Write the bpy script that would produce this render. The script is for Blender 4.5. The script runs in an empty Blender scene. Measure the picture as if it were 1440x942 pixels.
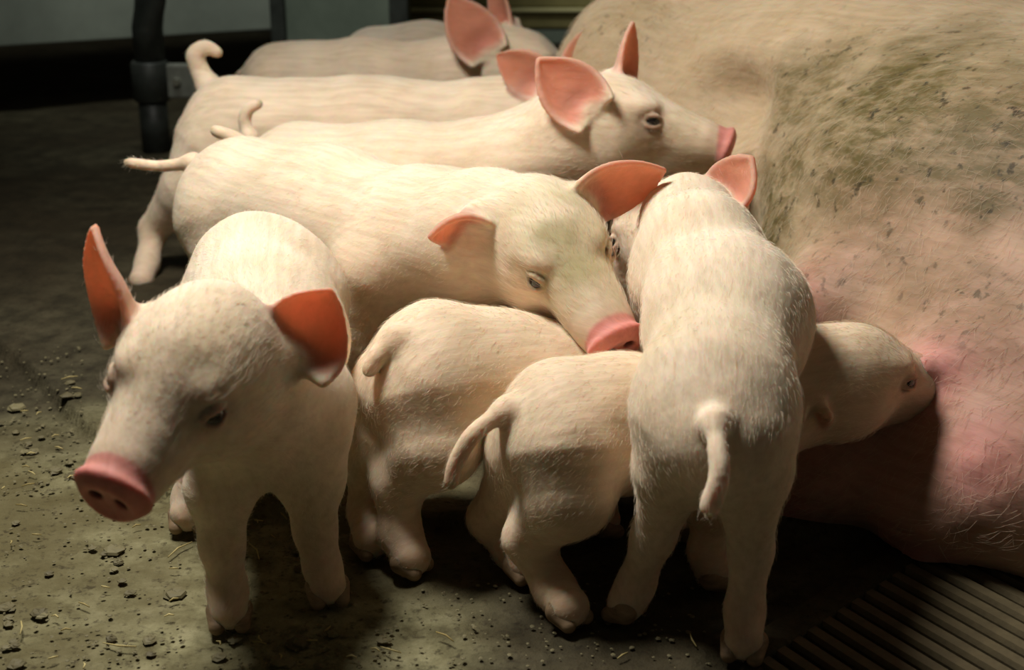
import bpy, math, random
import numpy as np
from mathutils import Vector, Matrix

random.seed(7)
RNG = np.random.default_rng(11)
S = bpy.context.scene
COL = S.collection

# ------------------------------------------------------------------ camera, world, lights, exposure
CAM_H, PITCH, FPX = 0.60, math.radians(20), 2000.0
cam_d = bpy.data.cameras.new('camera')
cam = bpy.data.objects.new('camera', cam_d)
COL.objects.link(cam)
cam.location = (0, 0, CAM_H)
cam.rotation_euler = (math.pi / 2 - PITCH, 0, 0)
cam_d.sensor_width = 36.0
cam_d.lens = 50.0
cam_d.clip_start = 0.02
cam_d.dof.use_dof = True
cam_d.dof.focus_distance = 1.22
cam_d.dof.aperture_fstop = 7.0
S.camera = cam

world = bpy.data.worlds.new('barn_gloom')
S.world = world
world.use_nodes = True
bg = world.node_tree.nodes['Background']
bg.inputs[0].default_value = (0.80, 0.78, 0.62, 1)
bg.inputs[1].default_value = 0.03

def spot(name, loc, target, energy, size, blend, radius, color):
    d = bpy.data.lights.new(name, 'SPOT')
    d.energy, d.spot_size, d.spot_blend, d.shadow_soft_size, d.color = energy, math.radians(size), blend, radius, color
    o = bpy.data.objects.new(name, d)
    COL.objects.link(o)
    o.location = loc
    o.rotation_euler = (Vector(target) - Vector(loc)).to_track_quat('-Z', 'Y').to_euler()
    return o
# the one strong lamp hanging above the nest, behind and a little left of the litter
spot('nest_lamp', (-0.42, 1.22, 1.34), (0.02, 1.20, 0.1), 88, 136, 1.0, 0.20, (1.0, 0.96, 0.865))
# weak fill added to brighten the back panels, no lamp known there
spot('back_fill', (-0.6, 2.2, 1.9), (-0.4, 3.3, 0.75), 70, 84, 0.9, 0.15, (0.95, 1.0, 0.92))

vs = S.view_settings
vs.view_transform = 'Standard'
vs.look = 'None'
vs.exposure = 0.0
vs.gamma = 1.0
vs.use_curve_mapping = False

# ------------------------------------------------------------------ pixel -> place helpers
CP, SP = math.cos(PITCH), math.sin(PITCH)
def ray(px, py):
    u, v = (px - 720) / FPX, (471 - py) / FPX
    return np.array([u, CP + SP * v, -SP + CP * v])
def D(px, py, y):                      # the point seen there that stands y metres away
    r = ray(px, py)
    return np.array([0, 0, CAM_H]) + r * (y / r[1])
def G(px, py, z=0.0):                  # the point seen there at height z
    r = ray(px, py)
    return np.array([0, 0, CAM_H]) + r * ((z - CAM_H) / r[2])
V = lambda *a: np.array(a, float)
def unit(v):
    v = np.asarray(v, float)
    return v / max(np.linalg.norm(v), 1e-9)

# ------------------------------------------------------------------ tags
def tag(o, label=None, cat=None, group=None, kind=None):
    if label: o['label'] = label
    if cat: o['category'] = cat
    if group: o['group'] = group
    if kind: o['kind'] = kind
    return o
def empty(name, loc, rz=0.0):
    o = bpy.data.objects.new(name, None)
    COL.objects.link(o)
    o.location = loc
    o.rotation_euler = (0, 0, rz)
    o.empty_display_size = 0.05
    return o

# ------------------------------------------------------------------ materials
def lin(r, g, b):
    f = lambda c: c / 12.92 if c <= 0.04045 else ((c + 0.055) / 1.055) ** 2.4
    return (f(r / 255), f(g / 255), f(b / 255), 1)

class NT:
    def __init__(s, name):
        s.m = bpy.data.materials.new(name)
        s.m.use_nodes = True
        s.t = s.m.node_tree
        s.b = s.t.nodes['Principled BSDF']
    def n(s, typ, **kw):
        nd = s.t.nodes.new(typ)
        for k, v in kw.items():
            if k in nd.inputs: nd.inputs[k].default_value = v
            else: setattr(nd, k, v)
        return nd
    def l(s, a, b): s.t.links.new(a, b)
    def coords(s, scale=(1, 1, 1), rot=(0, 0, 0)):
        tc = s.n('ShaderNodeTexCoord')
        mp = s.n('ShaderNodeMapping')
        mp.inputs['Scale'].default_value = scale
        mp.inputs['Rotation'].default_value = rot
        s.l(tc.outputs['Object'], mp.inputs[0])
        return mp.outputs[0]
    def noise(s, vec, scale, detail=4, rough=0.55):
        nd = s.n('ShaderNodeTexNoise')
        nd.inputs['Scale'].default_value = scale
        nd.inputs['Detail'].default_value = detail
        nd.inputs['Roughness'].default_value = rough
        s.l(vec, nd.inputs['Vector'])
        return nd.outputs['Fac']
    def ramp(s, fac, stops):
        r = s.n('ShaderNodeValToRGB')
        e = r.color_ramp.elements
        while len(e) < len(stops): e.new(0.5)
        for i, (p, c) in enumerate(stops):
            e[i].position = p
            e[i].color = c if len(c) == 4 else (*c, 1)
        s.l(fac, r.inputs[0])
        return r.outputs[0]
    def mix(s, fac, a, b, mode='MIX'):
        m = s.n('ShaderNodeMix', data_type='RGBA', blend_type=mode)
        if hasattr(fac, 'links'): s.l(fac, m.inputs[0])
        else: m.inputs[0].default_value = fac
        for i, c in ((6, a), (7, b)):
            if hasattr(c, 'links'): s.l(c, m.inputs[i])
            else: m.inputs[i].default_value = c
        return m.outputs[2]
    def math(s, op, a, b=0.0):
        m = s.n('ShaderNodeMath', operation=op)
        for i, c in ((0, a), (1, b)):
            if hasattr(c, 'links'): s.l(c, m.inputs[i])
            else: m.inputs[i].default_value = c
        return m.outputs[0]
    def bump(s, h, strength, dist):
        b = s.n('ShaderNodeBump')
        b.inputs['Strength'].default_value = strength
        b.inputs['Distance'].default_value = dist
        s.l(h, b.inputs['Height'])
        s.l(b.outputs[0], s.b.inputs['Normal'])

def skin_material(name, hair_streak, sss, speck):
    t = NT(name)
    at = t.n('ShaderNodeAttribute', attribute_name='tint')
    fur = t.coords((14, 150, 120))
    st = t.noise(fur, 1.0, 3, 0.6)
    p = t.coords()
    big = t.noise(p, 16, 4)
    c = t.mix(1.0, at.outputs['Color'], t.ramp(st, [(0.3, (0.88, 0.86, 0.82)), (0.62, (1.05, 1.05, 1.04))]), 'MULTIPLY')
    c = t.mix(1.0, c, t.ramp(big, [(0.32, (0.90, 0.87, 0.82)), (0.6, (1.0, 1.0, 1.0))]), 'MULTIPLY')
    if speck:
        dm = t.n('ShaderNodeAttribute', attribute_name='dirt')
        f1 = t.noise(t.coords((20, 60, 60)), 1.0, 5, 0.7)
        f2 = t.noise(p, 70, 3, 0.6)
        a = t.math('MULTIPLY', dm.outputs['Fac'], t.ramp(f1, [(0.28, (0.35, 0.35, 0.35)), (0.58, (1, 1, 1))]))
        c = t.mix(a, c, lin(98, 86, 50))
        b = t.math('MULTIPLY', t.ramp(f2, [(0.60, (0, 0, 0)), (0.68, (1, 1, 1))]), t.math('POWER', dm.outputs['Fac'], 0.7))
        c = t.mix(b, c, lin(70, 60, 40))
    t.l(c, t.b.inputs['Base Color'])
    t.b.inputs['Roughness'].default_value = 0.62
    t.b.inputs['Specular IOR Level'].default_value = 0.25
    t.b.inputs['Subsurface Weight'].default_value = 1.0 if sss else 0.0
    t.b.inputs['Subsurface Radius'].default_value = (1.0, 0.32, 0.16)
    t.b.inputs['Subsurface Scale'].default_value = sss
    h = t.math('ADD', t.math('MULTIPLY', st, hair_streak), t.math('MULTIPLY', t.noise(p, 130, 4), 0.5))
    t.bump(h, 0.4, 0.0014)
    if not speck:                        # thin ear skin lets the lamp through
        th = t.n('ShaderNodeAttribute', attribute_name='thin')
        tr = t.n('ShaderNodeBsdfTranslucent'); tr.inputs[0].default_value = (0.95, 0.50, 0.30, 1)
        mx = t.n('ShaderNodeMixShader')
        t.l(t.math('MULTIPLY', th.outputs['Fac'], 0.42), mx.inputs[0]); t.l(t.b.outputs[0], mx.inputs[1]); t.l(tr.outputs[0], mx.inputs[2])
        t.l(mx.outputs[0], t.t.nodes['Material Output'].inputs['Surface'])
    return t.m
M_SKIN = skin_material('piglet_skin', 1.0, 0.006, False)
M_SOW = skin_material('sow_skin', 1.0, 0.004, True)

def simple(name, col, rough=0.6, spec=0.4, metal=0.0):
    t = NT(name)
    t.b.inputs['Base Color'].default_value = col
    t.b.inputs['Roughness'].default_value = rough
    t.b.inputs['Specular IOR Level'].default_value = spec
    t.b.inputs['Metallic'].default_value = metal
    return t.m
M_EYE = simple('eye_dark', (0.012, 0.009, 0.008, 1), 0.06, 0.7)
def hair_mat(name, col):
    t = NT(name)
    at = t.n('ShaderNodeAttribute', attribute_name='tint')
    t.l(t.mix(0.45, at.outputs['Color'], col), t.b.inputs['Base Color'])
    t.b.inputs['Roughness'].default_value = 0.5
    t.b.inputs['Specular IOR Level'].default_value = 0.3
    return t.m
M_HAIR = hair_mat('pale_bristle', (0.86, 0.78, 0.62, 1))
M_SOWHAIR = hair_mat('sow_bristle', (0.78, 0.68, 0.50, 1))

def hoof_material():
    t = NT('hoof_horn')
    n = t.noise(t.coords((1, 1, 4)), 60, 3)
    t.l(t.ramp(n, [(0.3, lin(120, 98, 74)), (0.7, lin(165, 138, 108))]), t.b.inputs['Base Color'])
    t.b.inputs['Roughness'].default_value = 0.6
    return t.m
M_HOOF = hoof_material()

# ------------------------------------------------------------------ implicit bodies, meshed by surface nets
def smin(a, b, k):
    if k <= 0: return np.minimum(a, b)
    h = np.clip(0.5 + 0.5 * (b - a) / k, 0, 1)
    return b + (a - b) * h - k * h * (1 - h)

class Body:
    """rounded cones, ellipsoids and ear sheets blended into one skin"""
    def __init__(s, vox):
        s.vox, s.ops, s.sheets = vox, [], []
    def cone(s, a, b, ra, rb, k=0.02, sub=False):
        s.ops.append(('c', np.asarray(a, float), np.asarray(b, float), ra, rb, k, sub)); return s
    def ball(s, c, r, k=0.02, sub=False, axes=None):
        r = np.array([r] * 3 if np.isscalar(r) else r, float)
        R = np.eye(3) if axes is None else np.array(axes, float)       # rows = axes
        s.ops.append(('e', np.asarray(c, float), r, R, None, k, sub)); return s
    def chain(s, pts, rad, k=0.02):
        for i in range(len(pts) - 1): s.cone(pts[i], pts[i + 1], rad[i], rad[i + 1], k)
        return s
    def sheet(s, pts, half, k=0.008, inner=None):
        s.ops.append(('s', pts, half, None, None, k, False)); return s
    def value(s, P):
        """field at a few points"""
        F = np.full(len(P), 0.06); X, Y, Z = P.T
        for o in s.ops:
            if o[0] == 's': continue
            if o[0] == 'c':
                a, b, ra, rb = o[1:5]; ab = b - a; L2 = max(float(ab @ ab), 1e-12)
                t = np.clip((P - a) @ ab / L2, 0, 1)
                d = np.linalg.norm(P - a - t[:, None] * ab, axis=1) - (ra + t * (rb - ra))
            else:
                c, r, R = o[1:4]; q = (P - c) @ R.T
                k0 = np.linalg.norm(q / r, axis=1); k1 = np.linalg.norm(q / r ** 2, axis=1)
                d = k0 * (k0 - 1) / np.maximum(k1, 1e-6)
            F = -smin(-F, d, o[5]) if o[6] else smin(F, d, o[5])
        return F
    def hit(s, px, py, near=0.75, far=2.6):
        r = ray(px, py); ts = np.arange(near, far, 0.003)
        P = np.array([0, 0, CAM_H]) + ts[:, None] * r
        F = s.value(P); i = int(np.argmax(F < 0))
        e = 0.003; p = P[i]
        g = s.value(np.array([p + V(e, 0, 0), p - V(e, 0, 0), p + V(0, e, 0), p - V(0, e, 0), p + V(0, 0, e), p - V(0, 0, e)]))
        return p, unit(V(g[0] - g[1], g[2] - g[3], g[4] - g[5]))
    def bounds(s):
        lo, hi = np.full(3, 1e9), np.full(3, -1e9)
        for o in s.ops:
            if o[6]: continue
            if o[0] == 'c':
                for p, r in ((o[1], o[3]), (o[2], o[4])): lo = np.minimum(lo, p - r); hi = np.maximum(hi, p + r)
            elif o[0] == 'e':
                r = o[2].max(); lo = np.minimum(lo, o[1] - r); hi = np.maximum(hi, o[1] + r)
            else:
                lo = np.minimum(lo, o[1].min(0) - 0.006); hi = np.maximum(hi, o[1].max(0) + 0.006)
        return lo, hi
    def mesh(s, smooth=2, clip=None):
        h = s.vox
        lo, hi = s.bounds()
        lo -= 4 * h; hi += 4 * h
        if clip is not None:
            lo = np.maximum(lo, clip[0]); hi = np.minimum(hi, clip[1])
        n = np.ceil((hi - lo) / h).astype(int) + 1
        F = np.full(n, 0.06, np.float32)
        ax = [lo[i] + h * np.arange(n[i]) for i in range(3)]
        for o in s.ops:
            k, sub = o[5], o[6]
            m = k + 3 * h
            if o[0] == 'c':
                a, b, ra, rb = o[1:5]
                l0 = np.minimum(a - ra, b - rb) - m; h0 = np.maximum(a + ra, b + rb) + m
            elif o[0] == 'e':
                l0 = o[1] - o[2].max() - m; h0 = o[1] + o[2].max() + m
            else:
                l0 = o[1].min(0) - m - 0.004; h0 = o[1].max(0) + m + 0.004
            i0 = np.clip(np.floor((l0 - lo) / h).astype(int), 0, n); i1 = np.clip(np.ceil((h0 - lo) / h).astype(int) + 1, 0, n)
            if np.any(i1 <= i0): continue
            sl = tuple(slice(i0[i], i1[i]) for i in range(3))
            X = ax[0][sl[0]][:, None, None].astype(np.float32); Y = ax[1][sl[1]][None, :, None].astype(np.float32); Z = ax[2][sl[2]][None, None, :].astype(np.float32)
            if o[0] == 'c':
                ab = b - a; L2 = max(float(ab @ ab), 1e-12)
                t = np.clip(((X - a[0]) * ab[0] + (Y - a[1]) * ab[1] + (Z - a[2]) * ab[2]) / L2, 0, 1)
                d = np.sqrt((X - a[0] - t * ab[0]) ** 2 + (Y - a[1] - t * ab[1]) ** 2 + (Z - a[2] - t * ab[2]) ** 2) - (ra + t * (rb - ra))
            elif o[0] == 'e':
                c, r, R = o[1:4]
                q = [(X - c[0]) * R[i][0] + (Y - c[1]) * R[i][1] + (Z - c[2]) * R[i][2] for i in range(3)]
                k0 = np.sqrt(sum((q[i] / r[i]) ** 2 for i in range(3))); k1 = np.sqrt(sum((q[i] / r[i] ** 2) ** 2 for i in range(3)))
                d = k0 * (k0 - 1) / np.maximum(k1, 1e-6)
            else:
                pts, half = o[1], o[2]
                shp = tuple(i1 - i0)
                d = np.full(shp, 0.03, np.float32).ravel()
                base = lo + i0 * h
                R_ = int(math.ceil((k + 0.004) / h)) + 1
                g = np.arange(-R_, R_ + 1)
                off = np.stack(np.meshgrid(g, g, g, indexing='ij'), -1).reshape(-1, 3)
                cen = np.round((pts - base) / h).astype(int)
                for q0 in range(0, len(pts), 400):
                    ci = cen[q0:q0 + 400, None, :] + off[None]
                    ok = np.all((ci >= 0) & (ci < np.array(shp)), -1)
                    dist = np.linalg.norm(base + ci * h - pts[q0:q0 + 400, None, :], axis=-1) - half[q0:q0 + 400, None]
                    fi = (ci[..., 0] * shp[1] + ci[..., 1]) * shp[2] + ci[..., 2]
                    np.minimum.at(d, fi[ok], dist[ok].astype(np.float32))
                d = d.reshape(shp)
            cur = F[sl]
            F[sl] = -smin(-cur, d, k) if sub else smin(cur, d, k)
        v, q = surface_nets(F, lo, h)
        return relax(v, q, smooth), q

def surface_nets(F, lo, h):
    s = F < 0
    cs = np.zeros(np.array(F.shape) - 1, np.int8)
    for i in (0, 1):
        for j in (0, 1):
            for k in (0, 1):
                cs += s[i:F.shape[0] - 1 + i, j:F.shape[1] - 1 + j, k:F.shape[2] - 1 + k]
    cells = np.argwhere((cs > 0) & (cs < 8))
    idx = np.full(cs.shape, -1, np.int32)
    idx[tuple(cells.T)] = np.arange(len(cells))
    acc = np.zeros((len(cells), 3)); cnt = np.zeros(len(cells))
    corner = [(i, j, k) for i in (0, 1) for j in (0, 1) for k in (0, 1)]
    for a in corner:
        for d in range(3):
            if a[d]: continue
            b = list(a); b[d] = 1
            fa = F[tuple((cells + a).T)]; fb = F[tuple((cells + b).T)]
            x = (fa < 0) != (fb < 0)
            t = np.zeros(len(cells)); t[x] = fa[x] / (fa[x] - fb[x])
            p = np.array(a, float)[None].repeat(len(cells), 0); p[:, d] += t
            acc[x] += p[x]; cnt[x] += 1
    v = lo + h * (cells + acc / cnt[:, None])
    quads = []
    for d in range(3):
        e = [slice(1, -1)] * 3; e[d] = slice(0, -1)
        e2 = [slice(1, -1)] * 3; e2[d] = slice(1, None)
        A, B = s[tuple(e)], s[tuple(e2)]
        w = np.argwhere(A != B)
        if not len(w): continue
        sgn = A[tuple(w.T)]
        c = w.copy()
        for k in range(3):
            if k != d: c[:, k] += 1
        o1, o2 = (d + 1) % 3, (d + 2) % 3
        def at(a, b):
            cc = c.copy(); cc[:, o1] -= a; cc[:, o2] -= b
            return idx[tuple(cc.T)]
        qd = np.stack([at(1, 1), at(0, 1), at(0, 0), at(1, 0)], 1)
        qd[~sgn] = qd[~sgn][:, ::-1]
        quads.append(qd)
    q = np.concatenate(quads)
    return v, q[(q >= 0).all(1)]

def relax(v, q, it):
    e = np.concatenate([q[:, [0, 1]], q[:, [1, 2]], q[:, [2, 3]], q[:, [3, 0]]])
    n = len(v)
    deg = np.bincount(e[:, 0], minlength=n) + np.bincount(e[:, 1], minlength=n)
    for i in range(it):
        w = 0.5 if i % 2 == 0 else -0.42
        s = np.stack([np.bincount(e[:, 0], v[e[:, 1], k], n) + np.bincount(e[:, 1], v[e[:, 0], k], n) for k in range(3)], 1)
        v = v + w * (s / np.maximum(deg, 1)[:, None] - v)
    return v

def vnormals(v, q):
    a = np.cross(v[q[:, 2]] - v[q[:, 0]], v[q[:, 3]] - v[q[:, 1]])
    n = np.stack([sum(np.bincount(q[:, c], a[:, k], len(v)) for c in range(4)) for k in range(3)], 1)
    return n / np.maximum(np.linalg.norm(n, axis=1), 1e-12)[:, None]

def mesh_object(name, v, q, mat, parent=None, attrs=None):
    me = bpy.data.meshes.new(name)
    me.vertices.add(len(v)); me.vertices.foreach_set('co', np.ascontiguousarray(v, np.float32).ravel())
    me.loops.add(q.size); me.loops.foreach_set('vertex_index', np.ascontiguousarray(q, np.int32).ravel())
    me.polygons.add(len(q))
    me.polygons.foreach_set('loop_start', np.arange(0, q.size, q.shape[1], dtype=np.int32))
    me.update(calc_edges=True)
    me.shade_smooth()
    for nm, arr in (attrs or {}).items():
        if arr.ndim == 2:
            a = me.color_attributes.new(nm, 'FLOAT_COLOR', 'POINT')
            a.data.foreach_set('color', np.concatenate([arr, np.ones((len(arr), 1))], 1).astype(np.float32).ravel())
        else:
            a = me.attributes.new(nm, 'FLOAT', 'POINT')
            a.data.foreach_set('value', arr.astype(np.float32))
    me.materials.append(mat)
    o = bpy.data.objects.new(name, me)
    COL.objects.link(o)
    if parent: o.parent = parent
    return o

def strands(name, roots, dirs, nrm, length, radius, mat, parent, tint):
    """short bristles as hair curves: three points each, lying along dirs"""
    n = len(roots)
    cu = bpy.data.hair_curves.new(name)
    cu.add_curves([3] * n)
    p = np.zeros((n, 3, 3), np.float32)
    p[:, 0] = roots - nrm * 0.0008
    p[:, 1] = roots + dirs * (length * 0.5)[:, None] + nrm * (length * 0.12)[:, None]
    p[:, 2] = roots + dirs * length[:, None] + nrm * (length * 0.13)[:, None]
    cu.attributes['position'].data.foreach_set('vector', p.ravel())
    r = cu.attributes.get('radius') or cu.attributes.new('radius', 'FLOAT', 'POINT')
    r.data.foreach_set('value', np.tile(np.array([radius, radius * 0.8, radius * 0.15], np.float32), n))
    a = cu.attributes.new('tint', 'FLOAT_COLOR', 'CURVE')
    a.data.foreach_set('color', np.concatenate([np.clip(tint * 1.1, 0, 0.95), np.ones((n, 1))], 1).astype(np.float32).ravel())
    cu.materials.append(mat)
    o = bpy.data.objects.new(name, cu)
    COL.objects.link(o)
    o.parent = parent
    tag(o, kind='stuff')
    return o

def vnoise(p, scale, seed=0):
    """cheap smooth value noise, -1..1"""
    x = p * scale + seed * 17.3
    i = np.floor(x).astype(np.int64); f = x - i; f = f * f * (3 - 2 * f)
    def hsh(a, b, c):
        n = (a * 374761393 + b * 668265263 + c * 2147483647 + seed * 97) & 0xffffffff
        n = ((n ^ (n >> 13)) * 1274126177) & 0xffffffff
        return ((n ^ (n >> 16)) & 0xffff) / 32767.5 - 1
    r = 0
    for a in (0, 1):
        for b in (0, 1):
            for c in (0, 1):
                w = (f[:, 0] if a else 1 - f[:, 0]) * (f[:, 1] if b else 1 - f[:, 1]) * (f[:, 2] if c else 1 - f[:, 2])
                r = r + w * hsh(i[:, 0] + a, i[:, 1] + b, i[:, 2] + c)
    return r

# ------------------------------------------------------------------ piglets
CREAM = V(0.82, 0.68, 0.535)
EAR_OUT = V(0.80, 0.55, 0.45)
EAR_IN = V(0.86, 0.44, 0.32)
EAR_DEEP = V(0.62, 0.20, 0.15)
NOSE = V(0.66, 0.27, 0.24)
LEGC = V(0.70, 0.52, 0.39)

def ear_sheet(base, tip, normal, width, cup=0.014, bend=0.0, side_bend=0.0, curl=0.0):
    """points on the middle of a leaf-shaped ear; normal = where its hollow faces"""
    L = tip - base; ln = np.linalg.norm(L); L = L / ln
    N = unit(normal - (normal @ L) * L); W = np.cross(L, N)
    nu, nv = int(ln / 0.0011) + 2, int(width / 0.0011) + 2
    u = np.linspace(0, 1, nu)[:, None]; v = np.linspace(-1, 1, nv)[None, :]
    prof = (1 - u) ** 0.92 * (0.55 + 1.5 * u) / 0.72
    w = 0.5 * width * prof * (1 + 0 * v)
    uu = u + 0 * v; vv = v + 0 * u
    bow = 4 * uu * (1 - uu)
    P = (base + (uu * ln)[..., None] * L + (w * vv)[..., None] * W
         + (cup * (vv ** 2) * (1.15 - uu) + bend * bow + curl * np.maximum(uu - 0.6, 0) ** 2 * 6)[..., None] * N
         + (side_bend * bow)[..., None] * W)
    half = (0.0036 - 0.0013 * uu)
    return dict(p=P.reshape(-1, 3), half=half.ravel(), u=uu.ravel(), v=vv.ravel(), N=N, base=base)

def nearest(pts, q, chunk=3000):
    """index of and distance to the nearest of q for each of pts"""
    I = np.zeros(len(pts), int); Dm = np.zeros(len(pts))
    q2 = (q ** 2).sum(1)
    for a in range(0, len(pts), chunk):
        d = (pts[a:a + chunk] ** 2).sum(1)[:, None] + q2[None] - 2 * pts[a:a + chunk] @ q.T
        I[a:a + chunk] = d.argmin(1); Dm[a:a + chunk] = np.sqrt(np.maximum(d.min(1), 0))
    return I, Dm

def frame(f, side):
    f = unit(f); s = unit(np.asarray(side, float) - (np.asarray(side, float) @ f) * f)
    return f, s, np.cross(f, s)

def piglet(label, spine, radii, head, hscale, f, side, ears, hind, front, tail, tail_r=(0.0085, 0.0042),
           vox=0.0023, eyes=(1, 1), hair=9000, stains=(), hind_r=None, front_r=None, neck_r=0.05, extra=None, group='piglets crowding the sow',
           eye_open=1.0, long=1.2, tint=None, head_detail=True):
    """spine: pelvis .. shoulder .. neck (world points); hind / front: leg joint chains ending at the hoof on the ground"""
    B = Body(vox)
    spine = [np.asarray(p, float) for p in spine]
    B.chain(spine, radii, 0.03)
    f, s, u = frame(f, side)
    A = [f, s, u]
    H = lambda a, b, c: head + hscale * (long * a * f + b * s + c * u)
    hs = hscale
    # neck and head
    B.cone(spine[-1], H(-0.022, 0, -0.012), radii[-1], 0.043 * hs, 0.03)
    B.ball(H(0.0, 0, 0), V(0.060, 0.046, 0.046) * hs, 0.02, axes=A)
    B.cone(H(0.022, 0, 0.002), H(0.088, 0, -0.016), 0.039 * hs, 0.0245 * hs, 0.02)
    B.cone(H(0.076, 0, -0.017), H(0.106, 0, -0.021), 0.0250 * hs, 0.0232 * hs, 0.01)
    for e in (-1, 1):
        B.ball(H(0.000, e * 0.025, -0.028), V(0.044, 0.027, 0.032) * hs, 0.02, axes=A)      # cheeks
        B.ball(H(0.036, e * 0.025, 0.021), V(0.018, 0.012, 0.009) * hs, 0.012, axes=A)      # brows
    B.cone(H(0.02, 0, -0.038), H(0.088, 0, -0.037), 0.028 * hs, 0.0145 * hs, 0.014)         # jaw
    # legs
    leg_feet = []
    hr = hind_r or (0.054, 0.040, 0.0185, 0.0150, 0.0160)
    fr = front_r or (0.040, 0.026, 0.0160, 0.0138, 0.0150)
    for chain, rr in [(c, hr) for c in hind] + [(c, fr) for c in front]:
        c = [np.asarray(p, float) for p in chain]
        for i in range(len(c) - 1):
            B.cone(c[i], c[i + 1], rr[i], rr[i + 1], 0.026 if i == 0 else 0.012)
        leg_feet.append((c[-1], c[-2], c[-3]))
    # tail
    tp = [np.asarray(p, float) for p in tail]
    nt = len(tp)
    if nt > 1:
        # resample as a smooth curve
        tt = np.linspace(0, nt - 1, (nt - 1) * 5 + 1)
        def cr(x):
            i = min(int(x), nt - 2); g = x - i
            p0, p1, p2, p3 = tp[max(i - 1, 0)], tp[i], tp[i + 1], tp[min(i + 2, nt - 1)]
            return 0.5 * (2 * p1 + (p2 - p0) * g + (2 * p0 - 5 * p1 + 4 * p2 - p3) * g * g + (3 * p1 - p0 - 3 * p2 + p3) * g ** 3)
        cp = [cr(x) for x in tt]
        rr = np.linspace(tail_r[0], tail_r[1], len(cp)); rr[0] *= 1.25; rr[1] *= 1.1
        for i in range(len(cp) - 1): B.cone(cp[i], cp[i + 1], rr[i], rr[i + 1], 0.012 if i < 2 else 0.003)
    if extra: extra(B, H, A)
    # ears
    sheets = []
    for e in ears:
        o0 = H(-0.008, 0, 0.004); dr = unit(e['base'] - o0); ts = np.linspace(0, 0.10, 120)
        e = dict(e); e['base'] = o0 + dr * (ts[int(np.argmax(B.value(o0 + ts[:, None] * dr) > 0))] - 0.004)
        sh = ear_sheet(**e)
        sheets.append(sh)
        L_ = e['tip'] - e['base']; W_e = unit(np.cross(L_, sh['N']))
        for a_ in (-0.20, 0.0, 0.20):
            B.cone(e['base'] * 0.5 + H(-0.01, 0, 0.0) * 0.5, e['base'] + 0.10 * L_ + W_e * a_ * e['width'] - sh['N'] * 0.004, 0.022 * hs, 0.0065 * hs, 0.012)
        B.sheet(sh['p'], sh['half'], 0.007)
    eye_c = []
    if head_detail:
        # nose disc, nostrils, mouth, eye hollows and lids
        nf = unit(f - 0.30 * u); nA = [nf, s, np.cross(nf, s)]
        B.ball(H(0.1125, 0, -0.0195), V(0.0078, 0.0262, 0.0228) * hs, 0.004, axes=nA)
        B.ball(H(0.1125, 0, -0.0195) + nf * 0.0125 * hs, V(0.0065, 0.023, 0.019) * hs, 0.003, sub=True, axes=nA)
        for e in (-1, 1):
            B.ball(H(0.1125, e * 0.0085, -0.0195) + nf * 0.006 * hs, V(0.007, 0.0036, 0.0050) * hs, 0.002, sub=True, axes=nA)
            m0, m1, m2 = H(0.098, e * 0.0165, -0.0375), H(0.074, e * 0.0245, -0.0385), H(0.052, e * 0.0335, -0.0335)
            B.cone(m0, m1, 0.0022 * hs, 0.0024 * hs, 0.003, sub=True); B.cone(m1, m2, 0.0024 * hs, 0.0018 * hs, 0.003, sub=True)
            out = unit(e * s * 0.90 + 0.36 * f + 0.16 * u)
            o0 = H(0.041, e * 0.012, 0.004)
            ts = np.linspace(0, 0.06, 61) * hs
            dd = B.value(o0 + ts[:, None] * out)
            surf = o0 + ts[int(np.argmax(dd > 0))] * out
            Re = 0.0098 * hs
            ec = surf - out * (Re * 0.62)
            eye_c.append((ec, Re))
            B.ball(surf + out * 0.002, V(0.0125, 0.0055, 0.0095) * hs, 0.004, sub=True, axes=[unit(f - (f @ out) * out), out, unit(u - (u @ out) * out)])
            t1 = unit(f - (f @ out) * out); t2 = np.cross(out, t1) ; t2 = t2 if t2 @ u > 0 else -t2
            for sg, el in ((1, 0.68 * eye_open), (-1, 0.62)):
                prev = None
                for a in np.linspace(-1.15, 1.15, 9):
                    ev = sg * el * max(math.cos(a * 1.3659), 0) ** 0.6
                    dr = out * math.cos(a) * math.cos(ev) + t1 * math.sin(a) * math.cos(ev) + t2 * math.sin(ev)
                    p = ec + (Re + 0.0004) * dr
                    if prev is not None: B.cone(prev, p, 0.0018 * hs, 0.0018 * hs, 0.003)
                    prev = p
    v, q = B.mesh(2)
    n = vnormals(v, q)
    fl_amp = np.clip((v[:, 2] - 0.06) / 0.06, 0, 1) * np.clip(((head + 0.03 * -f - v) @ f) / 0.03, 0, 1)
    v = v + n * (fl_amp * (0.0022 * vnoise(v, 17, 31) + 0.0011 * vnoise(v, 40, 33)))[:, None]
    n = vnormals(v, q)
    # ---- colour of the skin itself
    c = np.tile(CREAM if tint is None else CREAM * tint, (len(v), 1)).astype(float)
    def blend(mask, col):
        nonlocal c
        m = np.clip(mask, 0, 1)[:, None]; c = c * (1 - m) + np.asarray(col) * m
    dens = np.ones(len(v)); thin = np.zeros(len(v))
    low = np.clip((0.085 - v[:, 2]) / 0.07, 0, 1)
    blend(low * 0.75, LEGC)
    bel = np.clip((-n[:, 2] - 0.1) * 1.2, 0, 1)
    blend(bel * 0.35, V(0.80, 0.58, 0.46))
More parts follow.
